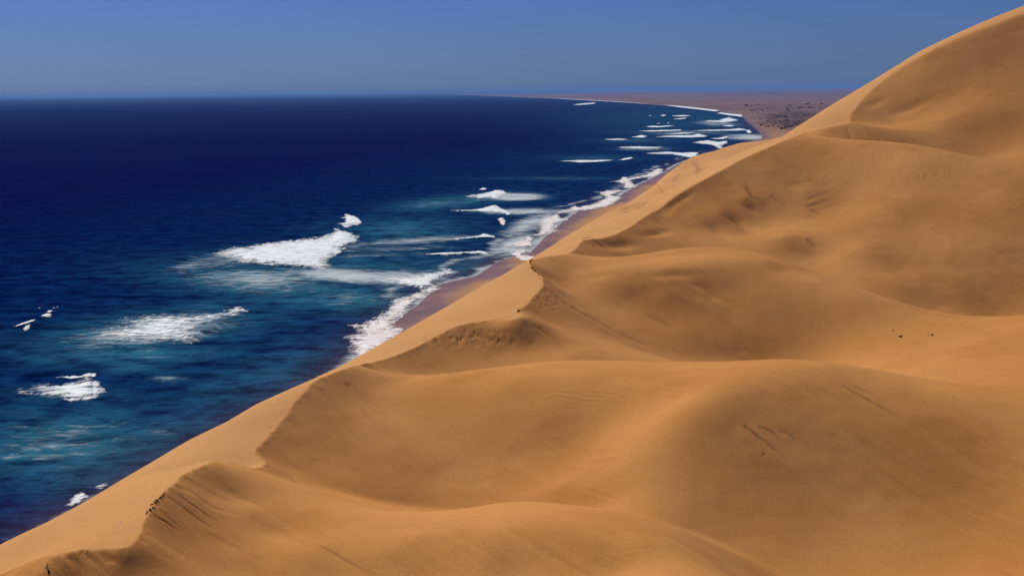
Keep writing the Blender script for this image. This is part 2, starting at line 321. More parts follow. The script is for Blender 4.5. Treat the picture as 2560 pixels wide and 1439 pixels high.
GR=[([(415,1238),(470,1278),(560,1335)],.35,.22,.25,.0),([(440,1232),(500,1275),(562,1313)],.30,.2,.2,.0),([(378,1285),(415,1305),(460,1336)],.28,.22,.3,.0),([(395,1272),(430,1302),(468,1332)],.25,.16,.25,0),
 ([(200,1376),(230,1395),(264,1422)],.3,.25,.3,0),([(236,1378),(270,1400),(312,1422)],.3,.22,.2,0),([(150,1384),(180,1402),(215,1430)],.3,.2,.15,0),([(800,1363),(870,1404),(950,1450)],.28,.2,.3,0),
 ([(432,1212),(480,1228),(530,1262),(620,1300)],.9,.2,.05,.55),([(560,1215),(640,1262),(760,1330)],.8,.15,0,.3),([(620,1290),(700,1325),(800,1380)],.7,.12,.08,.12),([(520,1330),(600,1372),(700,1425)],.6,.14,.1,.1),
 ([(360,1330),(430,1370),(520,1420)],.5,.12,.08,.08),([(345,1345),(400,1385),(480,1430)],.5,.1,.06,.06),
 ([(700,1075),(760,1140),(860,1205)],.9,.12,.05,.15),([(790,965),(850,1030),(930,1090)],1.2,.25,.1,.3),([(860,950),(930,1010),(1030,1090)],1.2,.2,.05,.25),([(650,1130),(720,1185),(800,1225)],.8,.15,.05,.2),([(900,1020),(980,1090),(1100,1160)],.8,.1,.08,.05),
 ([(1358,716),(1420,762),(1560,838),(1690,895)],1.6,.4,.05,.7),([(1335,660),(1400,705),(1500,765),(1600,805)],1.2,.2,.06,.3),([(1300,800),(1370,845),(1440,890)],1.4,.1,.02,.6),([(1405,735),(1480,780),(1620,850)],1.0,.2,.1,.2),([(1620,788),(1660,805),(1720,845)],.8,.25,.3,.2),
 ([(1690,690),(1760,735),(1860,790)],2.0,.1,.0,.8),([(1480,800),(1560,842),(1640,890)],.8,.15,.1,.1),
 ([(1855,1062),(1905,1098),(1975,1152)],.35,.16,.75,0),([(1893,1068),(1930,1080),(1962,1106)],.3,.14,.75,0),([(1947,1077),(1975,1090),(2010,1118)],.3,.2,.35,0),([(1905,1135),(1918,1138)],.25,.1,.4,0),
 ([(2100,962),(2160,993),(2262,1052)],.35,.15,.75,0),([(2130,963),(2180,985),(2230,1022)],.35,.2,.3,0),
 ([(1862,464),(1882,492),(1935,522)],1.1,.5,.4,.3),([(1925,490),(1960,510),(1975,525)],1.0,.4,.3,.1),([(1860,500),(1900,535),(1950,560)],1.4,.3,.1,.6),([(1800,535),(1840,560),(1890,585)],1.5,.3,.1,.8),([(2012,520),(2045,508),(2088,496)],.8,.35,.35,0),([(2025,524),(2060,542)],.8,.3,.3,0),([(2015,500),(2085,476)],.8,.25,.25,0),([(2020,598),(2035,612),(2052,625)],1.1,.4,.3,0),([(2035,470),(2090,455)],.9,.2,.15,0),([(1960,470),(2020,455),(2060,440)],1.2,.15,.1,0),
 ([(2075,314),(2120,337),(2160,357)],1.5,.25,.12,.0),([(1640,534),(1690,507),(1730,484),(1775,460)],3.4,.55,.0,0),([(1668,519),(1705,497),(1745,474)],1.4,.3,.10,0),
 ([(1724,398),(1745,410),(1775,428)],2.5,.6,.25,0),([(1692,428),(1712,420),(1724,398)],2.2,.8,.15,0),([(1640,475),(1643,455),(1655,455),(1690,462)],2.2,.8,.25,0),([(1612,485),(1640,475)],1.8,.6,.2,0),([(1569,532),(1569,512),(1600,498)],2.0,.6,.15,0),([(1690,445),(1716,418)],2.2,.7,.15,0)]
for pts,w,dp,st,stp in GR: groove(pts,w*(.75 if w<.5 else 1.0),dp*1.3,min(st*1.3,.8),stp*1.2)
PALE=np.zeros_like(DZ); cU0,cV0,_=proj(DX,DY,Zb)
def tongue(pts,y0,y1,amt,soft=16.0):
    p=np.array(pts,float); ins=np.zeros(DZ.shape,bool); best=np.full(DZ.shape,1e9); n=len(p)
    r=(slice(*np.searchsorted(dY,[y0,y1])),slice(None)); U=cU0[r]; V=cV0[r]; b=best[r]; q=ins[r]
    for k in range(n):
        ax,ay=p[k]; bx,by=p[(k+1)%n]; l2=(bx-ax)**2+(by-ay)**2; t=np.clip(((U-ax)*(bx-ax)+(V-ay)*(by-ay))/l2,0,1)
        b=np.minimum(b,np.hypot(U-ax-t*(bx-ax),V-ay-t*(by-ay)))
        if ay!=by: q=q^(((ay>V)!=(by>V))&(U<(bx-ax)*(V-ay)/(by-ay)+ax))
    d=np.where(q,b,-b)+soft*1.6*(fbm(DX[r]/6,DY[r]/6,3,91)-.5)
    PALE[r]=np.maximum(PALE[r],amt*smooth(-soft*.3,soft,d)*(0.6+0.5*fbm(DX[r]*.7+DY[r]*.5,(DY[r]*.7-DX[r]*.5)*.15,3,97)))
tongue([(1860,1066),(1960,1070),(2060,1130),(2160,1200),(2290,1262),(2230,1290),(2120,1285),(2030,1230),(1960,1165)],190,290,.75)
tongue([(2200,1020),(2275,1060),(2370,1110),(2480,1195),(2440,1200),(2330,1120),(2240,1070)],190,290,.6,12)
tongue([(1365,716),(1440,755),(1580,830),(1720,892),(1690,900),(1560,850),(1430,775)],300,420,.6,10)
tongue([(1660,690),(1740,730),(1850,790),(1830,805),(1720,750),(1650,705)],330,440,.5,10)
tongue([(430,1222),(560,1285),(760,1345),(900,1420),(820,1425),(640,1345),(500,1290)],135,200,.45,12)
tongue([(860,940),(960,990),(1120,1090),(1220,1160),(1150,1160),(1000,1080),(880,1000)],215,300,.45,16)
tongue([(1290,800),(1350,835),(1440,890),(1400,895),(1320,850)],300,370,.6,8)
tongue([(1870,500),(1930,520),(1990,570),(1950,575),(1890,540)],480,600,.5,8)
# broken edge of the crest and a little roughness everywhere
amp=np.exp(-((S-L)/0.8)**2)
DZ+=amp*0.16*(fbm(DX/1.6,DY/1.6,3,21)-.5)*2
rub=[(1365,748,40,26),(1180,845,130,24)]
for (cx,cy,rx,ry) in rub:
    i,j=gridhit(cx,cy,Zb); cU,cV,_=proj(DX,DY,Zb); m=np.exp(-(((cU-cx)/rx)**2+((cV-cy)/ry)**2)); m*=(np.abs(DY-DY[i,j])<40)
    DZ-=m*0.30*smooth(.45,.75,fbm(DX/0.9,DY/1.6,3,33))
DZ+=0.35*(fbm(DX/26,DY/26,3,51)-.5)*smooth(90,140,DY)
def ripples(cx,cy,rx,ry,wl,amp,ang,dY_=60):
    i,j=gridhit(cx,cy,Zb); m=np.exp(-(((cU-cx)/rx)**2+((cV-cy)/ry)**2)**1.5)*(np.abs(DY-DY[i,j])<dY_)
    a=math.radians(ang); x=DX*math.cos(a)+DY*math.sin(a)+wl*1.1*(fbm(DX/(wl*5),DY/(wl*5),3,77)-.5)*4
    DZ[:]+=amp*m*np.sin(x*2*math.pi/wl)*(0.55+0.6*vnoise(DX/(wl*4),DY/(wl*4),88))
ripples(2260,415,190,55,2.7,.085,8); ripples(2050,430,120,50,3.0,.045,20)
ripples(1460,985,100,26,2.4,.07,75,30); ripples(1620,1330,110,80,1.3,.022,60,40); ripples(2330,560,200,90,4.2,.05,30)
ripples(1240,930,160,14,1.5,.04,50,20)
keep=(DZ[:-1,:-1]>-4)|(DZ[1:,1:]>-4)
# ---- sand
sand,nt,out=newmat('dune_sand'); N=NT(nt)
geo=N.n('ShaderNodeNewGeometry'); pos=geo.outputs['Position']
big=N.noise(pos,0.018,4,0.6); mid=N.noise(pos,0.16,4,0.6); fine=N.noise(pos,2.2,3,0.7); speck=N.noise(pos,0.9,2,0.8)
fall=N.mapping(N.mapping(pos,(1,1,1),(0,0,math.radians(52))),(0.03,0.55,0.1)); strk=N.math('MULTIPLY',N.noise(fall,1.0,5,0.65,0.4),N.ramp(N.noise(pos,0.028,3,0.6),0.36,0.66))
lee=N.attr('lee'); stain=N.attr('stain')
cl_=N.mix(lee,(0.535,0.280,0.104,1),(0.530,0.250,0.074,1)); cd_=N.mix(lee,(0.508,0.252,0.088,1),(0.490,0.216,0.054,1))  # inland sand redder; some shade of its faces is put into the colour
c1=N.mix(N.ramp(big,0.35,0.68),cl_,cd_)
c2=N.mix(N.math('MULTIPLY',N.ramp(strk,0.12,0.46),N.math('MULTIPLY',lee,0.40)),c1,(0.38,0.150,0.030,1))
c3=N.mix(N.math('MULTIPLY',N.ramp(mid,0.40,0.70),0.16),c2,(0.57,0.285,0.085,1))
c4=N.mix(N.math('MULTIPLY',N.ramp(fine,0.34,0.70),0.42),c3,(0.40,0.165,0.036,1))
c5=N.mix(N.math('MULTIPLY',N.ramp(speck,0.60,0.74),0.40),c4,(0.33,0.13,0.030,1))
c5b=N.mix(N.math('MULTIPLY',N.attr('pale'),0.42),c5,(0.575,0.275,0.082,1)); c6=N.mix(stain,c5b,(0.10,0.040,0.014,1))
bs=N.n('ShaderNodeBsdfPrincipled'); N.l(c6,bs.inputs['Base Color']); bs.inputs['Roughness'].default_value=0.95; bs.inputs['Specular IOR Level'].default_value=0.08
# wind ripples in patches, grain, and fall-line relief on the lee faces
rp=N.mapping(pos,(1,1,1),(0,0,math.radians(28)))
wv=N.n('ShaderNodeTexWave',wave_type='BANDS',bands_direction='X'); N.l(rp,wv.inputs[0]); wv.inputs['Scale'].default_value=0.32; wv.inputs['Distortion'].default_value=5.0; wv.inputs['Detail'].default_value=2.0; wv.inputs['Detail Scale'].default_value=0.6
pm=N.ramp(N.noise(pos,0.03,2,0.5),0.52,0.66)
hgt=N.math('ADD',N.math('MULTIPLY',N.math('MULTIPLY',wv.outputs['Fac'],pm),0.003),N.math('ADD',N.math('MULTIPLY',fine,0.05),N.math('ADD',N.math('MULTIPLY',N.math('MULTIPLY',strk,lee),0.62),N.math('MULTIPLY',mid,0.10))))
bp=N.n('ShaderNodeBump'); bp.inputs['Strength'].default_value=0.8; bp.inputs['Distance'].default_value=1.0; N.l(hgt,bp.inputs['Height']); N.l(bp.outputs[0],bs.inputs['Normal']); N.l(bs.outputs[0],out.inputs[0])
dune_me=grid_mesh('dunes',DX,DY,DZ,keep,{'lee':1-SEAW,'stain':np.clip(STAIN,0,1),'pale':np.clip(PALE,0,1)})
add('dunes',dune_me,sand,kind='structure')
# ============================================================ SHORE, BEACH AND THE PLAIN BEHIND
SHORE=[(-2600,3200),(-900,1830),(-300,1560),(0,1402),(300,1236),(560,1092),(800,962),(880,905),(960,826),(1040,765),(1105,708),(1190,690),(1250,650),(1325,632),(1370,585),(1410,552),(1450,525),(1530,500),(1590,465),(1650,436),(1700,408),(1760,385),(1830,366),(1905,346),(1902,334),(1885,318),(1868,304),(1858,294),(1840,286),(1790,277),(1700,267),(1600,259),(1500,252.5),(1400,247),(1300,243),(1200,239.2),(1140,236.6)]
shore=np.array([on_plane(float(u),float(v))[:2] for u,v in SHORE])
shore=np.vstack([[shore[0,0]-400,shore[0,1]-800],shore,[shore[-1,0]-3000,70000]])
def shore_dist(X,Y):
    """signed distance to the water line, positive on land"""
    best=np.full(X.shape,1e12); sgn=np.ones(X.shape)
    for k in range(len(shore)-1):
        a=shore[k]; d=shore[k+1]-a; l2=(d**2).sum()
        t=np.clip(((X-a[0])*d[0]+(Y-a[1])*d[1])/l2,0,1); ex=X-a[0]-t*d[0]; ey=Y-a[1]-t*d[1]; r=ex*ex+ey*ey; m=r<best
        best[m]=r[m]
    # land lies to the right of the line: winding test against the closed polygon
    poly=np.vstack([shore,[90000,70000],[90000,-3000],[shore[0,0],-3000]])
    ins=np.zeros(X.shape,bool); n=len(poly)
    for k in range(n):
        x1,y1=poly[k]; x2,y2=poly[(k+1)%n]
        if y1==y2: continue
        c=((y1>Y)!=(y2>Y))&(X<(x2-x1)*(Y-y1)/(y2-y1)+x1); ins^=c
    return np.where(ins,1,-1)*np.sqrt(best)
rowv=np.r_[np.linspace(3000,1500,40)[:-1],np.linspace(1500,520,260)[:-1],np.linspace(520,250,230)[:-1],np.linspace(250,231.5,75)]
cY=on_plane(np.full(rowv.shape,1280.0),rowv)[:,1]
caz=np.r_[np.linspace(-62,-27,14)[:-1],np.linspace(-27,24,520),np.linspace(24,58,16)[1:]]
GX,GY=np.meshgrid(np.tan(np.radians(caz)),cY); GX=GX*GY
sd=shore_dist(GX,GY)
GU,GV,_=proj(GX,GY,np.zeros_like(GX))
flat=np.clip(sd,-60,None)
GZ=np.where(sd<0,sd*0.03,0.028*np.minimum(sd,60)+0.004*np.clip(sd-60,0,600))
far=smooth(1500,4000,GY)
GZ=np.maximum(GZ,-3)
hum=smooth(60,400,sd)*far
GZ+=hum*(3.5*fbm(GX/140,GY/140,3,3)+10*(fbm(GX/900,GY/900,3,8)-.3))
# the land rises slowly to a low plateau far inland
ridge=smooth(2500,16000,sd)
GZ+=ridge*(62+26*(fbm(GX/2500,GY/6000,3,12)-.5)*2)
scrub=(.35+.65*smooth(.36,.56,fbm(GX/120,GY/200,4,19)))*np.exp(-((((GU-1985)/92)**2+((GV-303)/25)**2)**2))*1.25
scrub=np.maximum(scrub,0.9*smooth(.5,.66,fbm(GX/420,GY/900,4,23))*smooth(1640,1900,GU)*np.exp(-((GV-236)/6.5)**2))
scrub=np.maximum(scrub,0.6*smooth(.5,.66,fbm(GX/260,GY/420,4,29))*smooth(1880,1960,GU)*np.exp(-((GV-262)/9)**2))
scrub=np.clip(scrub,0,1)*(sd>70)
wet=1-smooth(6,28,sd+14*(fbm(GX/28,GY/40,3,41)-.5)*2)
beach,nt,out=newmat('beach_and_plain'); N=NT(nt)
pos=N.n('ShaderNodeNewGeometry').outputs['Position']
w=N.attr('wet'); sc=N.attr('scrub')
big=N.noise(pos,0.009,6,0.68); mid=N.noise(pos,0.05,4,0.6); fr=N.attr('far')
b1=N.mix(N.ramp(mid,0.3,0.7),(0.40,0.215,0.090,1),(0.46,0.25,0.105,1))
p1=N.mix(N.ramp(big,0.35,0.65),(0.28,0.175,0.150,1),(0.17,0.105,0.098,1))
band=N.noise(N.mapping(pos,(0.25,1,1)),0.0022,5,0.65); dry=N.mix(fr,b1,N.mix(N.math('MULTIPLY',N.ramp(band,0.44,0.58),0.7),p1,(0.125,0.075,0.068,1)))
scn=N.mix(N.math('MULTIPLY',sc,N.ramp(N.noise(pos,0.03,4,0.65),0.32,0.55)),dry,(0.075,0.045,0.038,1))
wetc=N.mix(N.ramp(N.noise(pos,0.06,4,0.6),0.35,0.65),(0.155,0.075,0.060,1),(0.235,0.115,0.085,1))
cc=N.mix(w,scn,wetc)
bs=N.n('ShaderNodeBsdfPrincipled'); N.l(cc,bs.inputs['Base Color'])
ro=N.n('ShaderNodeMapRange'); N.l(w,ro.inputs[0]); ro.inputs[3].default_value=0.95; ro.inputs[4].default_value=0.40; N.l(ro.outputs[0],bs.inputs['Roughness'])
sp=N.math('MULTIPLY',w,0.16); N.l(sp,bs.inputs['Specular IOR Level'])
bp=N.n('ShaderNodeBump'); bp.inputs['Strength'].default_value=0.5; bp.inputs['Distance'].default_value=1.0; N.l(N.math('MULTIPLY',mid,N.math('MULTIPLY',N.math('SUBTRACT',1.0,w),0.8)),bp.inputs['Height']); N.l(bp.outputs[0],bs.inputs['Normal'])
N.l(bs.outputs[0],out.inputs[0])
kp=(sd[:-1,:-1]>-90)|(sd[1:,1:]>-90)|(sd[:-1,1:]>-90)|(sd[1:,:-1]>-90)
GZ[:,:]=np.where(GY<1900,np.minimum(GZ,2.2),GZ)
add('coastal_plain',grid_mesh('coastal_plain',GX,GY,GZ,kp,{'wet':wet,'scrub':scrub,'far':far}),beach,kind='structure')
# ============================================================ SEA
rowv=np.r_[np.linspace(3000,1500,24)[:-1],np.linspace(1500,250,400)[:-1],np.linspace(250,231.0,30)]
sY=on_plane(np.full(rowv.shape,1280.0),rowv)[:,1]
saz=np.r_[np.linspace(-64,-26,24)[:-1],np.linspace(-26,13,560),np.linspace(13,30,20)[1:]]
SX,SYY=np.meshgrid(np.tan(np.radians(saz)),sY); SX=SX*SYY
ssd=shore_dist(SX,SYY)
SU,SVV,_=proj(SX,SYY,np.zeros_like(SX))
def ell(cx,cy,rx,ry,ang=0.0,p=1.0):
    c,s=math.cos(math.radians(ang)),math.sin(math.radians(ang)); x=SU-cx; y=SVV-cy
    return np.exp(-(((x*c+y*s)/rx)**2+((-x*s+y*c)/ry)**2)**p)
warp=(fbm(SX/60,SYY/120,3,61)-.5)
veil=np.zeros_like(SX); aer=np.zeros_like(SX)
for (cx,cy,rx,ry,an,ve,ae) in [(640,702,230,40,4,.50,1.0),(470,668,80,18,-12,.5,.5),(780,738,250,38,4,.30,.9),(560,650,150,26,-8,.5,.6),(380,824,290,44,-8,.52,1.0),(500,768,110,16,-10,.25,.7),(300,884,240,28,-2,.24,.8),(150,850,150,24,-8,.3,.4),
   (1000,575,160,28,-2,.2,.7),(1120,505,130,15,-6,.30,.9),(1290,492,75,10,0,.85,.8),(1190,498,120,12,-4,.30,.8),(1030,602,200,11,-4,.62,.6),(990,622,170,9,-2,.5,.5),(980,636,180,9,-2,.4,.5),(900,690,190,20,3,.78,.9),(1010,692,130,22,-2,.8,.8),(1000,665,260,30,0,.2,.6),
   (1320,528,120,10,0,.85,.6),(1320,560,80,24,-20,.8,.5),(1290,610,70,26,-22,.75,.5),(1240,630,60,10,-6,.6,.4),(1180,660,120,22,0,.2,.5),(160,985,150,20,0,.3,.5),(150,1110,280,90,-6,.30,.75),(330,1090,260,60,-6,.22,.5),(425,946,60,12,0,.34,.4),(330,912,120,22,0,.10,.6),(620,960,260,70,-20,.06,.35),(140,1180,200,50,0,.1,.4),
   (1690,332,190,9,0,.35,.4),(1600,352,130,9,0,.3,.35),(1760,300,120,22,0,.12,.35),(1480,395,120,8,0,.2,.35),(1610,372,90,6,0,.55,.35),(1400,446,150,5,0,.28,.3),(1250,446,120,4,0,.18,.2),(1870,343,70,8,0,.8,.4),(1800,310,80,9,4,.5,.3),(1650,300,260,40,0,.04,.3),(1500,515,90,14,-30,.4,.3),(1560,460,80,12,-30,.35,.25)]:
    e=ell(cx,cy,rx,ry,an)*(1+0.9*warp); veil=np.maximum(veil,ve*e); aer=np.maximum(aer,ae*e)
off=-ssd
near=np.clip(1.15-off/480.0,0,1)*(1-smooth(2500,9000,SYY)*0.6)
wob=14*(fbm(SX/40,SYY/40,3,131)-.5)*2; nw=smooth(2600,1500,SYY)*.6+.4
veil=np.maximum(veil,.62*np.exp(-((off+wob*.4)/7.0)**2)*nw); veil=np.maximum(veil,.50*np.exp(-((off-22+wob)/7.0)**2)*smooth(.40,.6,fbm(SX/55,SYY/80,3,137))*nw*smooth(880,1000,SU))
aer=np.clip(aer,0,1); veil=np.clip(veil,0,1)
silt=np.exp(-np.clip(off,0,None)/10.0)
water,nt,out=newmat('sea_water'); N=NT(nt)
geo=N.n('ShaderNodeNewGeometry'); pos=geo.outputs['Position']
a=N.attr('aer'); v=N.attr('veil'); nr_=N.attr('near'); si=N.attr('silt')
chop=N.mapping(N.mapping(pos,(1,1,1),(0,0,math.radians(4))),(0.85,1.15,1))
n1=N.noise(chop,0.085,7,0.66,0.15); n2=N.noise(chop,0.30,4,0.62,0.1); n3=N.noise(pos,0.012,4,0.6)
deep=N.mix(N.ramp(n3,0.3,0.7),(0.0001,0.0016,0.052,1),(0.0002,0.0030,0.066,1))
c1=N.mix(nr_,deep,N.mix(N.ramp(n1,0.36,0.66),(0.0003,0.004,0.050,1),(0.0030,0.036,0.135,1)))
c2=N.mix(N.math('MULTIPLY',a,N.ramp(n1,0.22,0.62)),c1,(0.030,0.165,0.245,1))
c3=N.mix(N.math('MULTIPLY',si,0.75),c2,(0.095,0.062,0.070,1))
foamn=N.noise(N.mapping(pos,(0.50,1.25,1)),0.16,7,0.70,0.5)
fth=N.math('SUBTRACT',1.0,N.math('MULTIPLY',v,0.80))
ff=N.math('MULTIPLY',N.ramp(foamn,N.math('SUBTRACT',fth,0.30),N.math('ADD',fth,0.08)),N.ramp(v,0.02,0.25))
c4=N.mix(N.math('MULTIPLY',ff,0.85),c3,(0.55,0.62,0.64,1))
bs=N.n('ShaderNodeBsdfPrincipled'); N.l(c4,bs.inputs['Base Color']); bs.inputs['Roughness'].default_value=0.42; bs.inputs['IOR'].default_value=1.33; bs.inputs['Specular IOR Level'].default_value=0.0
bp=N.n('ShaderNodeBump'); bp.inputs['Strength'].default_value=1.0; bp.inputs['Distance'].default_value=1.0
sw=N.n('ShaderNodeTexWave',wave_type='BANDS',bands_direction='Y'); N.l(N.mapping(pos,(1,1,1),(0,0,math.radians(6))),sw.inputs[0]); sw.inputs['Scale'].default_value=0.0075; sw.inputs['Distortion'].default_value=7.0; sw.inputs['Detail'].default_value=3.0; sw.inputs['Detail Scale'].default_value=1.6
hh=N.math('ADD',N.math('MULTIPLY',sw.outputs['Fac'],2.2),N.math('ADD',N.math('MULTIPLY',n1,3.4),N.math('MULTIPLY',n2,0.9))); N.l(hh,bp.inputs['Height']); N.l(bp.outputs[0],bs.inputs['Normal']); N.l(bs.outputs[0],out.inputs[0])
SZ=0.35*(fbm(SX/34,SYY/22,2,71)-.5)*smooth(1800,900,SYY)*smooth(0,40,off)
kp=(off[:-1,:-1]>-30)|(off[1:,1:]>-30)
add('sea',grid_mesh('sea',SX,SYY,SZ,kp,{'aer':aer,'veil':veil,'near':near,'silt':silt}),water,kind='structure')
# ============================================================ BREAKING WAVES AND SURF
def conv(x0,y0,k): return lambda pts:[(x0+x/k,y0+y/k) for x,y in pts]
cA=conv(0,500,2.6157); cB=conv(400,480,3.787); cC=conv(850,430,4.2667); cD=conv(1350,240,4.2667); cE=conv(820,660,5.5357); cF=conv(1200,480,7.111); cH=conv(0,1050,3.7)
foam,nt,out=newmat('sea_foam'); N=NT(nt)
pos=N.n('ShaderNodeNewGeometry').outputs['Position']
d=N.attr('den')
st=N.noise(N.mapping(pos,(0.50,1.25,1)),0.24,7,0.72,0.5); fn=N.noise(pos,0.9,3,0.6)
th=N.math('SUBTRACT',1.0,d)
tq=N.math('ADD',N.math('MULTIPLY',th,0.50),0.20); al=N.ramp(N.math('ADD',N.math('MULTIPLY',st,0.8),N.math('MULTIPLY',fn,0.2)),N.math('SUBTRACT',tq,0.10),N.math('ADD',tq,0.20))
cc=N.mix(N.ramp(st,0.38,0.56),(0.46,0.57,0.62,1),(0.84,0.87,0.87,1))
bs=N.n('ShaderNodeBsdfPrincipled'); N.l(cc,bs.inputs['Base Color']); bs.inputs['Roughness'].default_value=0.8; bs.inputs['Specular IOR Level'].default_value=0.1; N.l(al,bs.inputs['Alpha'])
bp=N.n('ShaderNodeBump'); bp.inputs['Strength'].default_value=0.6; bp.inputs['Distance'].default_value=0.6; N.l(st,bp.inputs['Height']); N.l(bp.outputs[0],bs.inputs['Normal']); N.l(bs.outputs[0],out.inputs[0])
sandy,nt2,out2=newmat('sandy_foam'); N=NT(nt2)
pos=N.n('ShaderNodeNewGeometry').outputs['Position']; d=N.attr('den')
st=N.noise(N.mapping(pos,(0.70,0.85,1)),0.24,7,0.72,0.8); fn=N.noise(pos,0.9,3,0.6); th=N.math('SUBTRACT',1.0,d)
tq=N.math('ADD',N.math('MULTIPLY',th,0.50),0.20); al=N.ramp(N.math('ADD',N.math('MULTIPLY',st,0.8),N.math('MULTIPLY',fn,0.2)),N.math('SUBTRACT',tq,0.10),N.math('ADD',tq,0.20))
cc=N.mix(N.ramp(st,0.35,0.62),(0.58,0.50,0.46,1),(0.82,0.80,0.80,1))
bs=N.n('ShaderNodeBsdfPrincipled'); N.l(cc,bs.inputs['Base Color']); bs.inputs['Roughness'].default_value=0.8; bs.inputs['Specular IOR Level'].default_value=0.1; N.l(al,bs.inputs['Alpha']); N.l(bs.outputs[0],out2.inputs[0])
SWELL=[('left',[(30,834),(80,815),(125,790),(150,770)],1.5,3.0,10),('mid',[(400,868),(480,848),(545,810),(600,782),(620,775)],1.5,3.0,12),('curl',[(800,575),(845,566),(880,562),(905,556)],1.5,3.5,9),
   ('low',[(200,1006),(245,1000),(268,990),(262,965),(246,945)],1.1,2.5,8),('big',[(400,660),(440,650),(500,640)],1.4,4,12),('c3',[(1060,524),(1130,529),(1200,532),(1270,534)],1.3,4,10),('c5',[(1140,602),(1200,598),(1240,596)],1.2,3.5,8),('c6',[(1080,638),(1150,638),(1205,632)],1.2,3.5,8)]
SWL=[]
for nm,pts,h_,wf,wb in SWELL:
    q=np.array(pts,float); t_=np.linspace(0,1,len(q)); tt=np.linspace(0,1,24)
    SWL.append((nm,np.array([on_plane(float(np.interp(a,t_,q[:,0])),float(np.interp(a,t_,q[:,1])))[:2] for a in tt]),h_,wf,wb))
def swell_z(X,Y,only=None):
    z=np.zeros(X.shape)
    for nm,L_,h_,wf,wb in SWL:
        if only and nm!=only: continue
        c=L_.mean(0)
        if np.hypot(X-c[0],Y-c[1]).min()>150: continue
        d_,s_,a_l=dist_line(X,Y,L_); w_=np.where(s_<0,wf,wb)
        z=np.maximum(z,h_*np.exp(-(d_/w_)**2)*(np.sin(np.pi*np.clip(a_l,0,1))**0.6))
    return z
def poly_sd(U,V,poly,ky):
    p=np.array(poly,float); best=np.full(U.shape,1e9); ins=np.zeros(U.shape,bool); n=len(p)
    for k in range(n):
        ax,ay=p[k]; bx,by=p[(k+1)%n]; dx,dy=bx-ax,(by-ay)*ky; l2=dx*dx+dy*dy+1e-9
        t=np.clip(((U-ax)*dx+(V-ay)*ky*dy)/l2,0,1); best=np.minimum(best,np.hypot(U-ax-t*dx,(V-ay)*ky-t*dy))
        if ay!=by: ins^=((ay>V)!=(by>V))&(U<(bx-ax)*(V-ay)/(by-ay)+ax)
    return np.where(ins,best,-best)
def foam_mesh(name,polys,den,lift,rag,step=2.2,ky=2.5,base=0.25,soft=None,seed=0,tailw=0.55):
    allp=np.concatenate([np.array(p,float) for p in polys]); pad=rag*2+4
    u0,v0=allp.min(0)-pad; u1,v1=allp.max(0)+pad
    nu=max(6,int((u1-u0)/step)); nv=max(6,int((v1-v0)/(step*0.55)))
    U,V=np.meshgrid(np.linspace(u0,u1,nu),np.linspace(v1,v0,nv))
    W=on_plane(U,V,0.0); X,Y=W[...,0],W[...,1]
    sc=Y.mean()/700.0
    nz=(fbm(X/(7*sc),Y/(14*sc),4,100+seed)-.5)*2; n2=(fbm(X/(1.5*sc),Y/(5*sc),3,200+seed)-.5)*2
    s=np.max([poly_sd(U,V,p,ky) for p in polys],0)+rag*(nz*1.0+n2*1.1)
    soft_=soft or max(4.0,rag*1.6)
    s=s+rag*0.5
    lo=np.min([p[0] for q in polys for p in q]); hi=np.max([p[0] for q in polys for p in q])
    tail=0.78+0.22*smooth(0.0,tailw,(U-lo)/(hi-lo))
    sl=np.where((U-lo)/(hi-lo)>0.85,soft_*0.55,soft_)
    Lr=np.minimum(sl*4.0,0.7*s.max()); D=np.clip(den*tail*(0.26+0.74*np.clip(s/Lr,0,1)**0.75)+0.12*n2,0,1.0)*(s>0)
    Z=base*0.7+lift*0.45*smooth(0,soft_*4.0,s)*(0.35+0.9*fbm(X/(5*sc),Y/(7*sc),3,300+seed)+0.2*n2)
    Z=Z+swell_z(X,Y)
    kp=(np.minimum(np.minimum(D[:-1,:-1],D[1:,1:]),np.minimum(D[1:,:-1],D[:-1,1:]))>0.03)
    if not kp.any(): kp=(D[:-1,:-1]>0)|True
    return grid_mesh(name,X,Y,Z,kp,{'den':D})
def put_foam(name,polys,den,lift,rag,stp,ky,base,seed,mat,lab,cat,grp):
    if len(polys)==1: return add(name,foam_mesh(name,polys,den,lift,rag,stp,ky,base,None,seed),mat,None,lab,cat,grp)
    root=add(name,None,None,None,lab,cat,grp); c=on_plane(*np.mean(np.array(polys[0],float),0)); root.location=tuple(c)
    for i,p in enumerate(polys):
        o=add('foam_patch',foam_mesh('foam_patch',[p],den,lift,rag,stp,ky,base+0.03*i,None,seed+i*7),mat,parent=root); o.matrix_parent_inverse=mathutils.Matrix.Translation(-root.location)
    return root
GRP='white breakers rolling in off the beach'
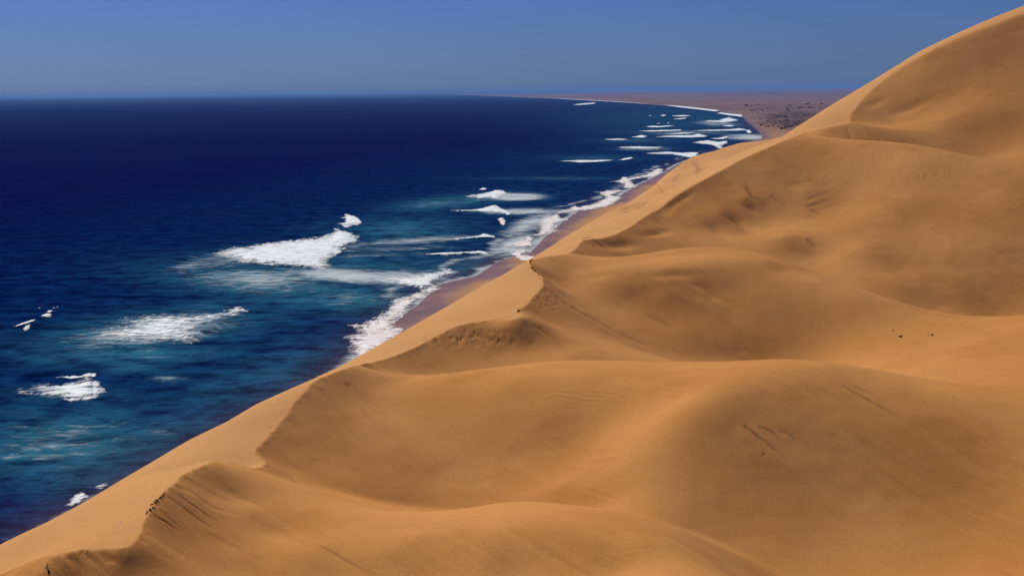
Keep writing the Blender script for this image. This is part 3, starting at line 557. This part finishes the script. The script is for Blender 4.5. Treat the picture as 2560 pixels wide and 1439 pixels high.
WAVES=[
 ('big',[cB([(420,598),(560,558),(700,528),(900,506),(1100,478),(1350,443),(1550,418),(1640,380),(1650,342),(1720,362),(1800,392),(1860,418),(1878,465),(1810,482),(1740,512),(1704,570),(1640,608),(1592,628),(1606,690),(1562,748),(1490,742),(1400,712),(1250,702),(1050,690),(880,672),(740,660),(640,622),(520,612)])],.97,1.6,7,'largest bright white breaker in the middle of the sea'),
 ('curl',[cB([(1635,320),(1700,300),(1750,288),(1758,252),(1705,250),(1760,234),(1742,212),(1778,214),(1832,226),(1882,254),(1906,292),(1882,316),(1820,322),(1760,337),(1710,322)])],1.0,1.6,3,'small white curl just beyond the tip of the largest breaker'),
 ('mid',[cA([(560,872),(700,840),(800,812),(760,782),(900,760),(1100,742),(1250,742),(1400,752),(1480,738),(1500,770),(1400,802),(1300,825),(1270,860),(1330,885),(1290,918),(1190,942),(1000,938),(800,932),(650,918)]),cA([(1430,758),(1520,712),(1560,702),(1602,730),(1556,744),(1545,768),(1465,788)])],.66,.7,10,'long streaky white breaker left of centre with a bright tip'),
 ('low',[cA([(100,1245),(140,1235),(200,1235),(215,1213),(300,1206),(400,1203),(500,1188),(545,1173),(575,1153),(602,1178),(642,1203),(642,1230),(662,1245),(702,1280),(650,1292),(620,1316),(560,1320),(500,1310),(460,1320),(440,1305),(380,1300),(330,1287),(270,1287),(220,1270),(150,1272),(110,1274)]),cA([(380,1162),(470,1154),(540,1149),(570,1138),(616,1138),(624,1158),(590,1157),(540,1164),(450,1167)])],.74,1.2,6,'ragged arrow-shaped white breaker nearest the lower left corner'),
 ('left',[cA([(84,842),(150,821),(230,802),(224,813),(150,834)]),cA([(148,854),(170,836),(202,830),(192,850),(165,862)]),cA([(260,787),(300,766),(342,760),(336,777),(300,783)]),cA([(303,752),(320,736),(347,740),(332,757)]),cA([(338,716),(355,706),(356,718)]),cA([(240,712),(262,706),(258,714)]),cA([(370,706),(382,698),(380,709)])],.80,.5,2.0,'broken white crest curling at the left edge of the sea'),
 ('c1',[cC([(1320,262),(1400,245),(1500,233),(1600,213),(1640,193),(1720,188),(1762,213),(1788,232),(1742,246),(1702,277),(1650,287),(1600,272),(1500,284),(1420,277)])],1.0,1.5,3,'plump white breaker farther out, below a tiny crest'),
 ('c2',[cC([(1478,192),(1520,163),(1578,180),(1540,192)])],.95,1.0,1.5,'tiny white crest just beyond a plump white breaker'),
 ('c3',[cC([(1100,424),(1250,413),(1400,403),(1520,388),(1600,358),(1650,352),(1702,373),(1762,408),(1834,440),(1802,462),(1760,447),(1650,442),(1550,442),(1450,432),(1300,430)])],.98,1.4,2.5,'white breaker with a peaked end meeting the pale shallows'),
 ('c5',[cC([(1060,716),(1200,710),(1300,707),(1420,688),(1500,668),(1540,652),(1592,678),(1642,680),(1674,712),(1600,707),(1540,702),(1450,718),(1350,728),(1200,724)])],.80,1.3,3,'thin white crest between two pale foam streaks right of the largest breaker'),
 ('c6',[cC([(840,882),(1000,870),(1100,865),(1250,870),(1380,860),(1470,838),(1562,853),(1584,892),(1500,870),(1400,883),(1250,895),(1100,893)])],.92,1.2,2.5,'thin straight white crest running in to the pale shallows'),
 ('c7',[cC([(440,1145),(600,1125),(800,1115),(950,1085),(1100,1050),(1172,1036),(1192,1076),(1100,1114),(1000,1152),(975,1180),(1000,1215),(900,1235),(860,1238),(760,1218),(640,1202),(540,1172)])],.90,1.2,6,'white breaker sweeping on to the dark beach at its right end'),
 ('d1',[cD([(190,697),(300,686),(420,682),(560,685),(700,680),(795,684),(700,699),(560,708),(430,712),(320,703)])],.88,.9,1.6,'long thin white line of surf far out in the open water'),
 ('d2',[cD([(840,684),(900,666),(960,652),(998,659),(960,674),(890,685)])],.98,1.0,1.4,'short white crest at the right end of a long thin surf line'),
 ('d3',[cD([(1060,613),(1200,603),(1350,592),(1500,602),(1695,602),(1674,642),(1600,658),(1480,638),(1400,625),(1200,621)])],.94,1.1,2.0,'white breaker running up to the tip of the far hazy dune'),
 ('d4',[cD([(790,549),(900,538),(1060,535),(1200,542),(1330,545),(1250,562),(1060,565),(900,559)])],.70,.5,3.0,'pale soft streak of foam seaward of the far hazy dune'),
 ('d5',[cD([(630,463),(760,458),(830,454),(965,462),(900,470),(780,472)])],.92,.8,1.2,'thin white surf line left of a short bright crest'),
 ('d6',[cD([(955,438),(1040,426),(1080,416),(1154,432),(1100,447),(1020,442)])],1.0,1.1,1.4,'short bright white crest beyond the pale foam streak'),
 ('d7',[cD([(1195,437),(1350,424),(1500,418),(1620,418),(1700,397),(1724,414),(1805,424),(1740,440),(1600,445),(1450,443),(1300,442)])],.96,1.1,1.6,'long white breaker with a raised right end off the distant bay'),
 ('d7b',[cD([(1280,412),(1400,396),(1520,384),(1640,386),(1700,395),(1600,405),(1450,414)])],.62,.4,2.5,'faint grey veil of foam just behind a long breaker off the bay'),
 ('d8',[cD([(1000,373),(1200,366),(1350,364),(1500,358),(1518,368),(1400,376),(1200,382),(1100,378)])],.96,1.0,1.2,'straight narrow white breaker midway across the distant bay'),
 ('d9',[cD([(1110,327),(1200,316),(1280,320),(1360,314),(1464,311),(1380,327),(1260,336),(1170,334)])],.95,1.0,1.2,'white breaker second from the farthest row in the bay'),
 ('d10',[cD([(1580,372),(1750,362),(1900,358),(2050,353),(2120,343),(2194,354),(2204,366),(2100,372),(1900,374),(1700,376)])],.90,1.0,1.3,'long thin breaker reaching the bend of the far beach'),
 ('d11',[cD([(2186,366),(2230,360),(2264,390),(2222,402)])],.85,.9,1.6,'small white patch of surf at the bend of the far beach'),
 ('d12',[cD([(1610,496),(1700,478),(1800,472),(1900,487),(2004,477),(1994,507),(1944,527),(1954,562),(1900,562),(1860,537),(1790,518),(1700,513)])],.93,1.0,2.0,'white surf spreading on the sand behind the far hazy dune'),
 ('d13',[cD([(1800,453),(1900,448),(1980,430),(2018,439),(1960,460),(1880,462)])],.95,1.0,1.2,'white crest curling just off the sand behind the far dune'),
 ('d15',[cD([(1720,270),(1800,260),(1900,260),(1950,243),(2020,223),(2074,243),(2124,262),(2040,277),(1950,287),(1850,282),(1780,278)])],.92,1.0,1.8,'white surf heap by the shore where the far beach turns'),
 ('d16',[cD([(1385,213),(1500,203),(1625,206),(1560,219),(1450,220)])],.97,1.0,1.0,'farthest long white crest in the bay'),
 ('d17',[cD([(1275,211),(1320,196),(1354,207),(1310,217)])],.97,1.0,1.0,'short white crest at the left end of the farthest row'),
 ('d18',[cD([(1395,246),(1480,239),(1550,231),(1568,240),(1500,250)])],.94,.9,1.0,'small white crest just below the farthest long crest'),
 ('d20',[cD([(1340,292),(1370,281),(1388,292)])],.92,.9,1.0,'tiny bright white cap right of centre above the second bay row'),
 ('d21',[cD([(1225,296),(1280,288),(1278,298)])],.92,.9,1.0,'tiny faint white cap left of a brighter one in the bay'),
 ('d19',[cD([(1145,214),(1180,205),(1194,214)])],.9,.9,1.0,'lone tiny white cap at the far left of the bay'),
 ('d22',[cD([(330,93),(420,81),(520,73),(595,68),(584,86),(480,95),(380,99)])],.80,1.2,1.2,'pale patch of surf close under the thin far shoreline'),
 ('d23',[cD([(1920,323),(2000,311),(2084,315),(2040,328)])],.82,.8,1.2,'small surf streak on the inner edge of the far beach'),
 ('h1',[cH([(600,800),(650,745),(700,700),(760,672),(806,700),(740,760),(660,800)])],.74,.3,5,'white splash of surf showing over the dune brow at lower left'),
 ('h2',[cH([(860,645),(895,598),(960,590),(1000,560),(1010,600),(930,650)])],.56,.3,5,'fainter splash of surf beside the lower left dune brow'),
]
wave_obj={}
for k,(nm,polys,den,lift,rag,lab) in enumerate(WAVES):
    cv=np.mean([q[1] for p in polys for q in p])
    stp=2.0 if cv>420 else 1.2
    wave_obj[nm]=put_foam('breaking_wave',polys,den,lift,rag,stp,2.5 if cv>420 else 4.0,0.3,k,foam,lab,'wave',GRP)
SURF=[[cE([(850,600),(900,500),(1100,450),(1250,390),(1320,340),(1450,300),(1580,345),(1430,400),(1350,460),(1230,520),(1170,570),(1130,640),(1060,690),(1050,730),(960,770),(890,810),(940,860),(900,880),(1045,905),(1000,1010),(840,1120),(640,1250),(500,1340),(400,1350),(300,1220),(280,1100),(350,1050),(230,1030),(320,980),(420,960),(290,850),(450,840),(560,790),(700,740),(780,660)])],
 [cF([(1360,400),(1300,415),(1150,440),(1050,500),(1000,560),(1050,640),(1000,720),(980,780),(1100,790),(1200,760),(1270,720),(1390,690),(1300,660),(1400,600),(1350,570),(1480,520),(1560,500),(1450,480),(1400,440)]),cF([(500,1100),(650,1040),(800,1010),(860,1060),(840,1100),(740,1120),(900,1140),(970,1165),(900,1230),(800,1260),(700,1190),(620,1160)]),cF([(430,960),(560,940),(700,880),(850,790),(930,820),(900,900),(1000,950),(850,980),(700,980),(600,980),(500,975)]),cF([(300,490),(400,470),(450,520),(470,570),(420,600),(370,530)])],
 [cD([(735,918),(860,895),(880,863),(960,878),(1100,848),(1200,803),(1270,768),(1320,790),(1300,822),(1220,862),(1100,877),(1000,892),(960,902),(1000,950),(1040,972),(960,992),(880,982),(900,942),(840,927)])],
 [cD([(640,1035),(700,1013),(850,1003),(905,1014),(820,1040),(760,1060),(864,1080),(852,1112),(790,1152),(700,1182),(600,1203),(450,1233),(350,1238),(200,1262),(160,1242),(330,1195),(370,1168),(410,1188),(560,1163),(650,1118),(720,1078),(660,1058)])]]
SL=['wide white surf spread on the dark sand above the dune brow','ragged white swash fanning over the purple wet beach','white surf breaking on the beach beside the far hazy dune','thick white surf band between the wet beach and far dune']
for k,p in enumerate(SURF):
    put_foam('surf',p,[.93,.90,.9,.93][k],.5,[6,5,3,4][k],1.8,2.5,0.55,60+k,sandy,SL[k],'surf','surf washing on to the beach')
FAR=[[(1130,236.2),(1180,238.2),(1250,241.2),(1350,245.2),(1360,244.4),(1250,240),(1180,237.2),(1130,235)],[(1345,244.6),(1400,247.6),(1500,253),(1620,260),(1622,257.5),(1500,251),(1400,245.8),(1345,243.4)],[(1640,260),(1690,268),(1730,272.5),(1790,279.5),(1800,276),(1740,269),(1700,264),(1645,258)],[(1790,284),(1830,290),(1855,293),(1856,287),(1830,285),(1800,281)]]
FL=['thin white surf line along the farthest point of the coast','thin white surf line along the far shore left of the bay bend','white surf line on the far shore where it starts to bend','short bright surf line at the bend of the far beach']
for k,p in enumerate(FAR):
    add('surf',foam_mesh('surf',[p],.93,1.0,.6,1.0,8.0,1.0,1.2,80+k),foam,None,FL[k],'surf','surf along the far shore')


def look(X,Y):
    i=np.clip(np.searchsorted(sY,Y),0,len(sY)-1); j=np.clip(np.searchsorted(saz,np.degrees(np.arctan2(X,Y))),0,len(saz)-1)
    return {'aer':aer[i,j],'veil':veil[i,j],'near':near[i,j],'silt':silt[i,j]}
for nm,L_,h_,wf,wb in SWL:
    n=len(L_)*2; t_=np.linspace(0,1,len(L_)); tt=np.linspace(0,1,n); X0=np.interp(tt,t_,L_[:,0]); Y0=np.interp(tt,t_,L_[:,1])
    tx=np.gradient(X0); ty=np.gradient(Y0); l=np.hypot(tx,ty); nx,ny=ty/l,-tx/l
    a=np.r_[np.linspace(-2.6*wb,0,14)[:-1],np.linspace(0,2.6*wf,10)]
    X=X0[:,None]+nx[:,None]*a; Y=Y0[:,None]+ny[:,None]*a; Z=swell_z(X,Y,nm)-0.12; one=np.ones_like(X)
    owner=wave_obj[nm]
    o=add('swell',grid_mesh('swell',X,Y,Z,None,look(X,Y)),water,parent=owner)
    if owner.type=='EMPTY': o.matrix_parent_inverse=mathutils.Matrix.Translation(-owner.location)
# ============================================================ SMALL THINGS
def lump_mesh(name,seed,flat=0.7,jag=0.35,n=2):
    """irregular clod"""
    r=np.random.default_rng(seed); t=(1+5**.5)/2
    v=np.array([(-1,t,0),(1,t,0),(-1,-t,0),(1,-t,0),(0,-1,t),(0,1,t),(0,-1,-t),(0,1,-t),(t,0,-1),(t,0,1),(-t,0,-1),(-t,0,1)],float)
    f=[(0,11,5),(0,5,1),(0,1,7),(0,7,10),(0,10,11),(1,5,9),(5,11,4),(11,10,2),(10,7,6),(7,1,8),(3,9,4),(3,4,2),(3,2,6),(3,6,8),(3,8,9),(4,9,5),(2,4,11),(6,2,10),(8,6,7),(9,8,1)]
    v=v/np.linalg.norm(v,axis=1,keepdims=True); v=v*(1+jag*(r.random((12,1))-.5)*2)+0.12*(r.random((12,3))-.5)
    v[:,2]*=flat; v[:,2]+=flat*0.35
    me=bpy.data.meshes.new(name); me.from_pydata([tuple(a) for a in v],[],f); return me
def ground_at(u,v):
    i,j=gridhit(u,v,DZ); return mathutils.Vector((DX[i,j],DY[i,j],DZ[i,j]))
dark,nt,out=newmat('dark_sand'); N=NT(nt)  # very dark brown for the clods and the bush mounds
pos=N.n('ShaderNodeNewGeometry').outputs['Position']
c=N.mix(N.noise(pos,6.0,3,0.6),(0.035,0.014,0.007,1),(0.085,0.036,0.015,1)); bs=N.n('ShaderNodeBsdfPrincipled'); N.l(c,bs.inputs['Base Color']); bs.inputs['Roughness'].default_value=0.95; bs.inputs['Specular IOR Level'].default_value=0.1; N.l(bs.outputs[0],out.inputs[0])
clods=[lump_mesh('sand_clod',s) for s in (1,2,3,4)]
for m in clods: m.materials.append(dark)
ORD=['first','second','third','fourth','fifth','sixth','seventh','eighth','ninth','tenth','eleventh','twelfth','thirteenth','fourteenth','fifteenth','sixteenth','seventeenth','eighteenth','nineteenth','twentieth','twenty-first','twenty-second','twenty-third','twenty-fourth']
def put_clods(pts,size,tail_,grp,jit=1.5):
    pts=sorted(pts,key=lambda q:(q[1],q[0]))
    for k,(u,v) in enumerate(pts):
        label=ORD[k]+' dark clod from the top '+tail_
        g=ground_at(u+random.uniform(-jit,jit),v+random.uniform(-jit,jit)*0.6)
        o=add('sand_clod',random.choice(clods),None,None,label,'clod',grp); s=size*random.uniform(0.6,1.35)
        o.location=g; o.scale=(s*random.uniform(.8,1.4),s*random.uniform(.8,1.4),s); o.rotation_euler=(0,0,random.uniform(0,6.28))
cZ=conv(320,1140,4.814)
put_clods(cZ([(445,438),(432,455),(420,468),(405,478),(398,490),(388,500),(376,512),(366,522),(352,532),(340,542),(330,552),(328,568),(310,580),(290,584),(276,592),(285,612),(304,624),(292,634),(268,640),(252,650),(240,662),(238,678),(222,690),(212,694)]),0.16,'of the jagged row on the nearest crest','clods along the nearest crest')
put_clods(cH([(436,1340),(450,1346),(428,1362),(446,1362),(440,1376),(444,1390),(438,1402),(456,1404)]),0.12,'of the cluster at the bottom left corner','clods at the bottom left')
cP=conv(1250,620,5.997)
put_clods(cP([(452,196),(462,190),(480,192),(496,178),(460,214),(458,228),(464,240),(486,295),(484,304),(512,340),(518,356),(562,405),(566,422),(580,470)]),0.30,'along the pointed crest above the surf','clods on the pointed crest')
put_clods(cP([(270,938),(266,956),(282,934)]),0.30,'at the notch of the middle crest','clods at the crest notch')
put_clods([(1460,600),(1463,597),(1467,595),(1472,594),(1477,595),(1481,597),(1486,601),(1491,605),(1497,610),(1502,614),(1506,618)],0.30,'of the arched line on the small peaked crest','clods on the small peaked crest')
# dry bushes on the bright flat
twigm,nt,out=newmat('dry_twigs'); N=NT(nt)
bs=N.n('ShaderNodeBsdfPrincipled'); pos=N.n('ShaderNodeNewGeometry').outputs['Position']
N.l(N.mix(N.noise(pos,9.0,2,0.5),(0.030,0.014,0.008,1),(0.070,0.034,0.018,1)),bs.inputs['Base Color']); bs.inputs['Roughness'].default_value=0.9; N.l(bs.outputs[0],out.inputs[0])
def bush_mesh(name,seed,n,spread=1.0,h=0.8):
    r=np.random.default_rng(seed); vs=[]; fs=[]
    for k in range(n):
        a=r.uniform(0,6.283); rad=r.uniform(0,.25)*spread; b=np.array([math.cos(a)*rad,math.sin(a)*rad,-.05])
        tip=np.array([math.cos(a)*r.uniform(.4,1.0)*spread,math.sin(a)*r.uniform(.4,1.0)*spread,h*r.uniform(.25,1.0)])
        mid_=(b+tip)/2+np.array([0,0,h*.15]); side=np.cross(tip-b,(r.random(3)-.5)); side/=np.linalg.norm(side)+1e-6; w=r.uniform(.05,.13)
        i=len(vs); vs+= [tuple(b),tuple(mid_-side*w),tuple(mid_+side*w),tuple(tip)]; fs+=[(i,i+1,i+3,i+2)]
    me=bpy.data.meshes.new(name); me.from_pydata(vs,[],fs); me.materials.append(twigm); return me
cQ=conv(2180,790,11.636)
for (x,y,s,lab) in [(840,598,.55,'largest dark dry bush on the bright sand flat'),(612,418,.24,'small dark bush upper left of the largest bush on the flat'),(1430,548,.16,'tiny dark tuft midway along the bushes on the bright flat'),(1635,545,.18,'tiny dark tuft beside a low bush on the bright flat'),(1745,570,.40,'low dark bush rightmost on the bright sand flat')]:
    (u,v),=cQ([(x,y)]); root=add('dry_bush',None,None,None,lab,'bush','dry bushes on the bright flat'); root.location=ground_at(u,v)
    a=add('twigs',bush_mesh('twigs',int(x),70,1.3,.8),None,parent=root); a.scale=(s*1.25,s,s)
    b=add('mound',lump_mesh('mound',int(y),.35,.3),None,parent=root); b.data.materials.append(dark); b.scale=(s*.9,s*.7,s*.7)
pale,nt,out=newmat('pale_stone'); N=NT(nt); bs=N.n('ShaderNodeBsdfPrincipled'); bs.inputs['Base Color'].default_value=(.8,.78,.74,1); bs.inputs['Roughness'].default_value=.7; N.l(bs.outputs[0],out.inputs[0])
for (u,v,lab) in [(1025,1322,'tiny white stone on the nearest rounded sand ridge'),(303,1305,'tiny white stone on the bright slope at lower left')]:
    o=add('pebble',lump_mesh('pebble',int(u),.8,.2),pale,None,lab,'stone'); o.location=ground_at(u,v); o.scale=(.13,.13,.13)
# shrubs on the far plain
leafm,nt,out=newmat('far_shrub_leaves'); N=NT(nt); bs=N.n('ShaderNodeBsdfPrincipled'); oi=N.n('ShaderNodeObjectInfo')
N.l(N.mix(oi.outputs['Random'],(0.040,0.026,0.022,1),(0.075,0.050,0.036,1)),bs.inputs['Base Color']); bs.inputs['Roughness'].default_value=.9; N.l(bs.outputs[0],out.inputs[0])
def shrub_mesh(seed,n=150):
    r=np.random.default_rng(seed); vs=[]; fs=[]
    lob=[(r.uniform(-.6,.6),r.uniform(-.5,.5),r.uniform(.2,.5),r.uniform(.3,.6)) for _ in range(5)]
    for k in range(n):
        cx,cy,cz,cr=lob[r.integers(5)]; d=r.normal(size=3); d/=np.linalg.norm(d); p=np.array([cx,cy,cz])+d*cr*np.array([1,1,.7])*r.uniform(.6,1.05); p[2]=max(p[2],.02)
        a=r.normal(size=3); a/=np.linalg.norm(a); b=np.cross(a,d); b/=np.linalg.norm(b)+1e-6; w=r.uniform(.07,.17); i=len(vs)
        vs+=[tuple(p-a*w),tuple(p+b*w*.7),tuple(p+a*w),tuple(p-b*w*.7)]; fs.append((i,i+1,i+2,i+3))
    me=bpy.data.meshes.new('crown'); me.from_pydata(vs,[],fs); me.materials.append(leafm); return me
def trunk_mesh(seed):
    r=np.random.default_rng(seed); vs=[]; fs=[]
    for k in range(4):
        a=r.uniform(0,6.28); t=(math.cos(a)*.4,math.sin(a)*.4,.55)
        for j in range(3):
            q=j*2.094; vs.append((math.cos(q)*.06,math.sin(q)*.06,-.1))
        vs.append(t); i=len(vs)-4; fs+=[(i,i+1,i+3),(i+1,i+2,i+3),(i+2,i,i+3)]
    me=bpy.data.meshes.new('trunk'); me.from_pydata(vs,[],fs); me.materials.append(twigm); return me
crowns=[shrub_mesh(s) for s in (11,12,13,14)]; trunks=[trunk_mesh(s) for s in (1,2)]
cS=conv(1850,200,8.533)
def plain_point(u,v):
    d=ray(float(u),float(v)); p=None
    k=np.linspace(1.0,1.0,1)
    # march down to the plain
    pz=on_plane(float(u),float(v),6.0); X,Y=pz[0],pz[1]
    for _ in range(6):
        az=math.degrees(math.atan2(X,Y)); i=int(np.argmin(np.abs(cY-Y))); j=int(np.argmin(np.abs(caz-az))); z=GZ[i,j]
        pz=on_plane(float(u),float(v),float(z)); X,Y=pz[0],pz[1]
    return mathutils.Vector((X,Y,z))
UP=[(140,545,60),(105,548,40),(255,530,44),(240,550,30),(395,530,50),(330,535,30),(510,555,30),(625,562,18),(690,552,28),(830,540,28),(440,572,22),(1060,550,60),(1285,515,40),(1465,497,48),(1420,515,60),(1740,510,60),(590,610,50),(610,630,34),(255,662,60),(310,645,44),(360,640,34),(475,640,48),(640,630,40),(720,610,42),(770,650,32),(1010,610,60),(1000,635,44),(1050,655,44),(1120,615,30),(1250,602,60),(1300,600,60),(1410,610,50),(1480,598,70),(1530,610,60),(1600,604,40),(1700,610,60),(200,690,26),(380,690,40)]
LOW=[(780,795,70),(830,780,60),(870,770,60),(710,765,44),(640,797,34),(970,780,60),(1000,795,40),(1180,805,44),(1150,790,34),(950,862,60),(1000,868,70),(590,880,60),(615,895,40),(550,925,44),(450,970,60),(480,960,40),(500,920,40),(700,970,60),(730,985,40),(820,1000,60),(850,1010,40),(900,1040,80),(870,1055,50),(990,1010,80),(960,1030,50),(1120,980,80),(1090,1000,60),(430,830,46),(600,990,60),(1000,930,60),(760,930,50),(860,880,44),(1060,1000,60),(1200,930,60),(540,990,40),(680,920,44),(1140,900,50),(1250,880,50),(1300,800,44),(1230,750,40),(1380,760,44),(1340,730,40),(1040,840,40),(920,920,40)]
def put_shrubs(lst,nrow,where,grp):
    ys=sorted(q[1] for q in lst); cuts=[ys[min(len(ys)-1,int(len(ys)*r/nrow))] for r in range(1,nrow)]
    rows=[[] for _ in range(nrow)]
    for q in lst: rows[sum(q[1]>=c for c in cuts)].append(q)
    k=0
    for r,row in enumerate(rows):
        for n,(x,y,w) in enumerate(sorted(row)):
            (u,v),=cS([(x,y)]); p=plain_point(u,v+1.0); s=w/8.533/F*p.y*0.80; k+=1
            root=add('shrub',None,None,None,ORD[n]+' dark shrub from the left, '+ORD[r]+' row down, '+where,'shrub',grp); root.location=p; root.rotation_euler=(0,0,random.uniform(0,6.28)); sh=random.uniform(.75,1.1)
            root.scale=(s,s,s*sh*.9)
            add('crown',crowns[k%4],None,parent=root); add('trunk',trunks[k%2],None,parent=root)
put_shrubs(UP,3,'scattered on the far plain','shrubs scattered over the far plain')
put_shrubs(LOW,4,'in the far purple thicket','shrubs in the far thicket')
# ============================================================ HAZE
hz,nt,out=newmat('sea_haze'); N=NT(nt)
pv=N.n('ShaderNodeVolumePrincipled'); pv.inputs['Color'].default_value=(0.20,0.43,0.94,1); pv.inputs['Density'].default_value=0.000027; pv.inputs['Anisotropy'].default_value=0.0
N.l(pv.outputs[0],out.inputs['Volume'])
x0,x1,y0,y1,z0,z1=-140000.,140000.,-3000.,72000.,-6.0,190.0
hv=[(x0,y0,z0),(x1,y0,z0),(x1,y1,z0),(x0,y1,z0),(x0,y0,z1),(x1,y0,z1),(x1,y1,z1),(x0,y1,z1)]
hf=[(0,3,2,1),(4,5,6,7),(0,1,5,4),(1,2,6,5),(2,3,7,6),(3,0,4,7)]
me=bpy.data.meshes.new('haze'); me.from_pydata(hv,[],hf)
add('haze',me,hz,kind='stuff')
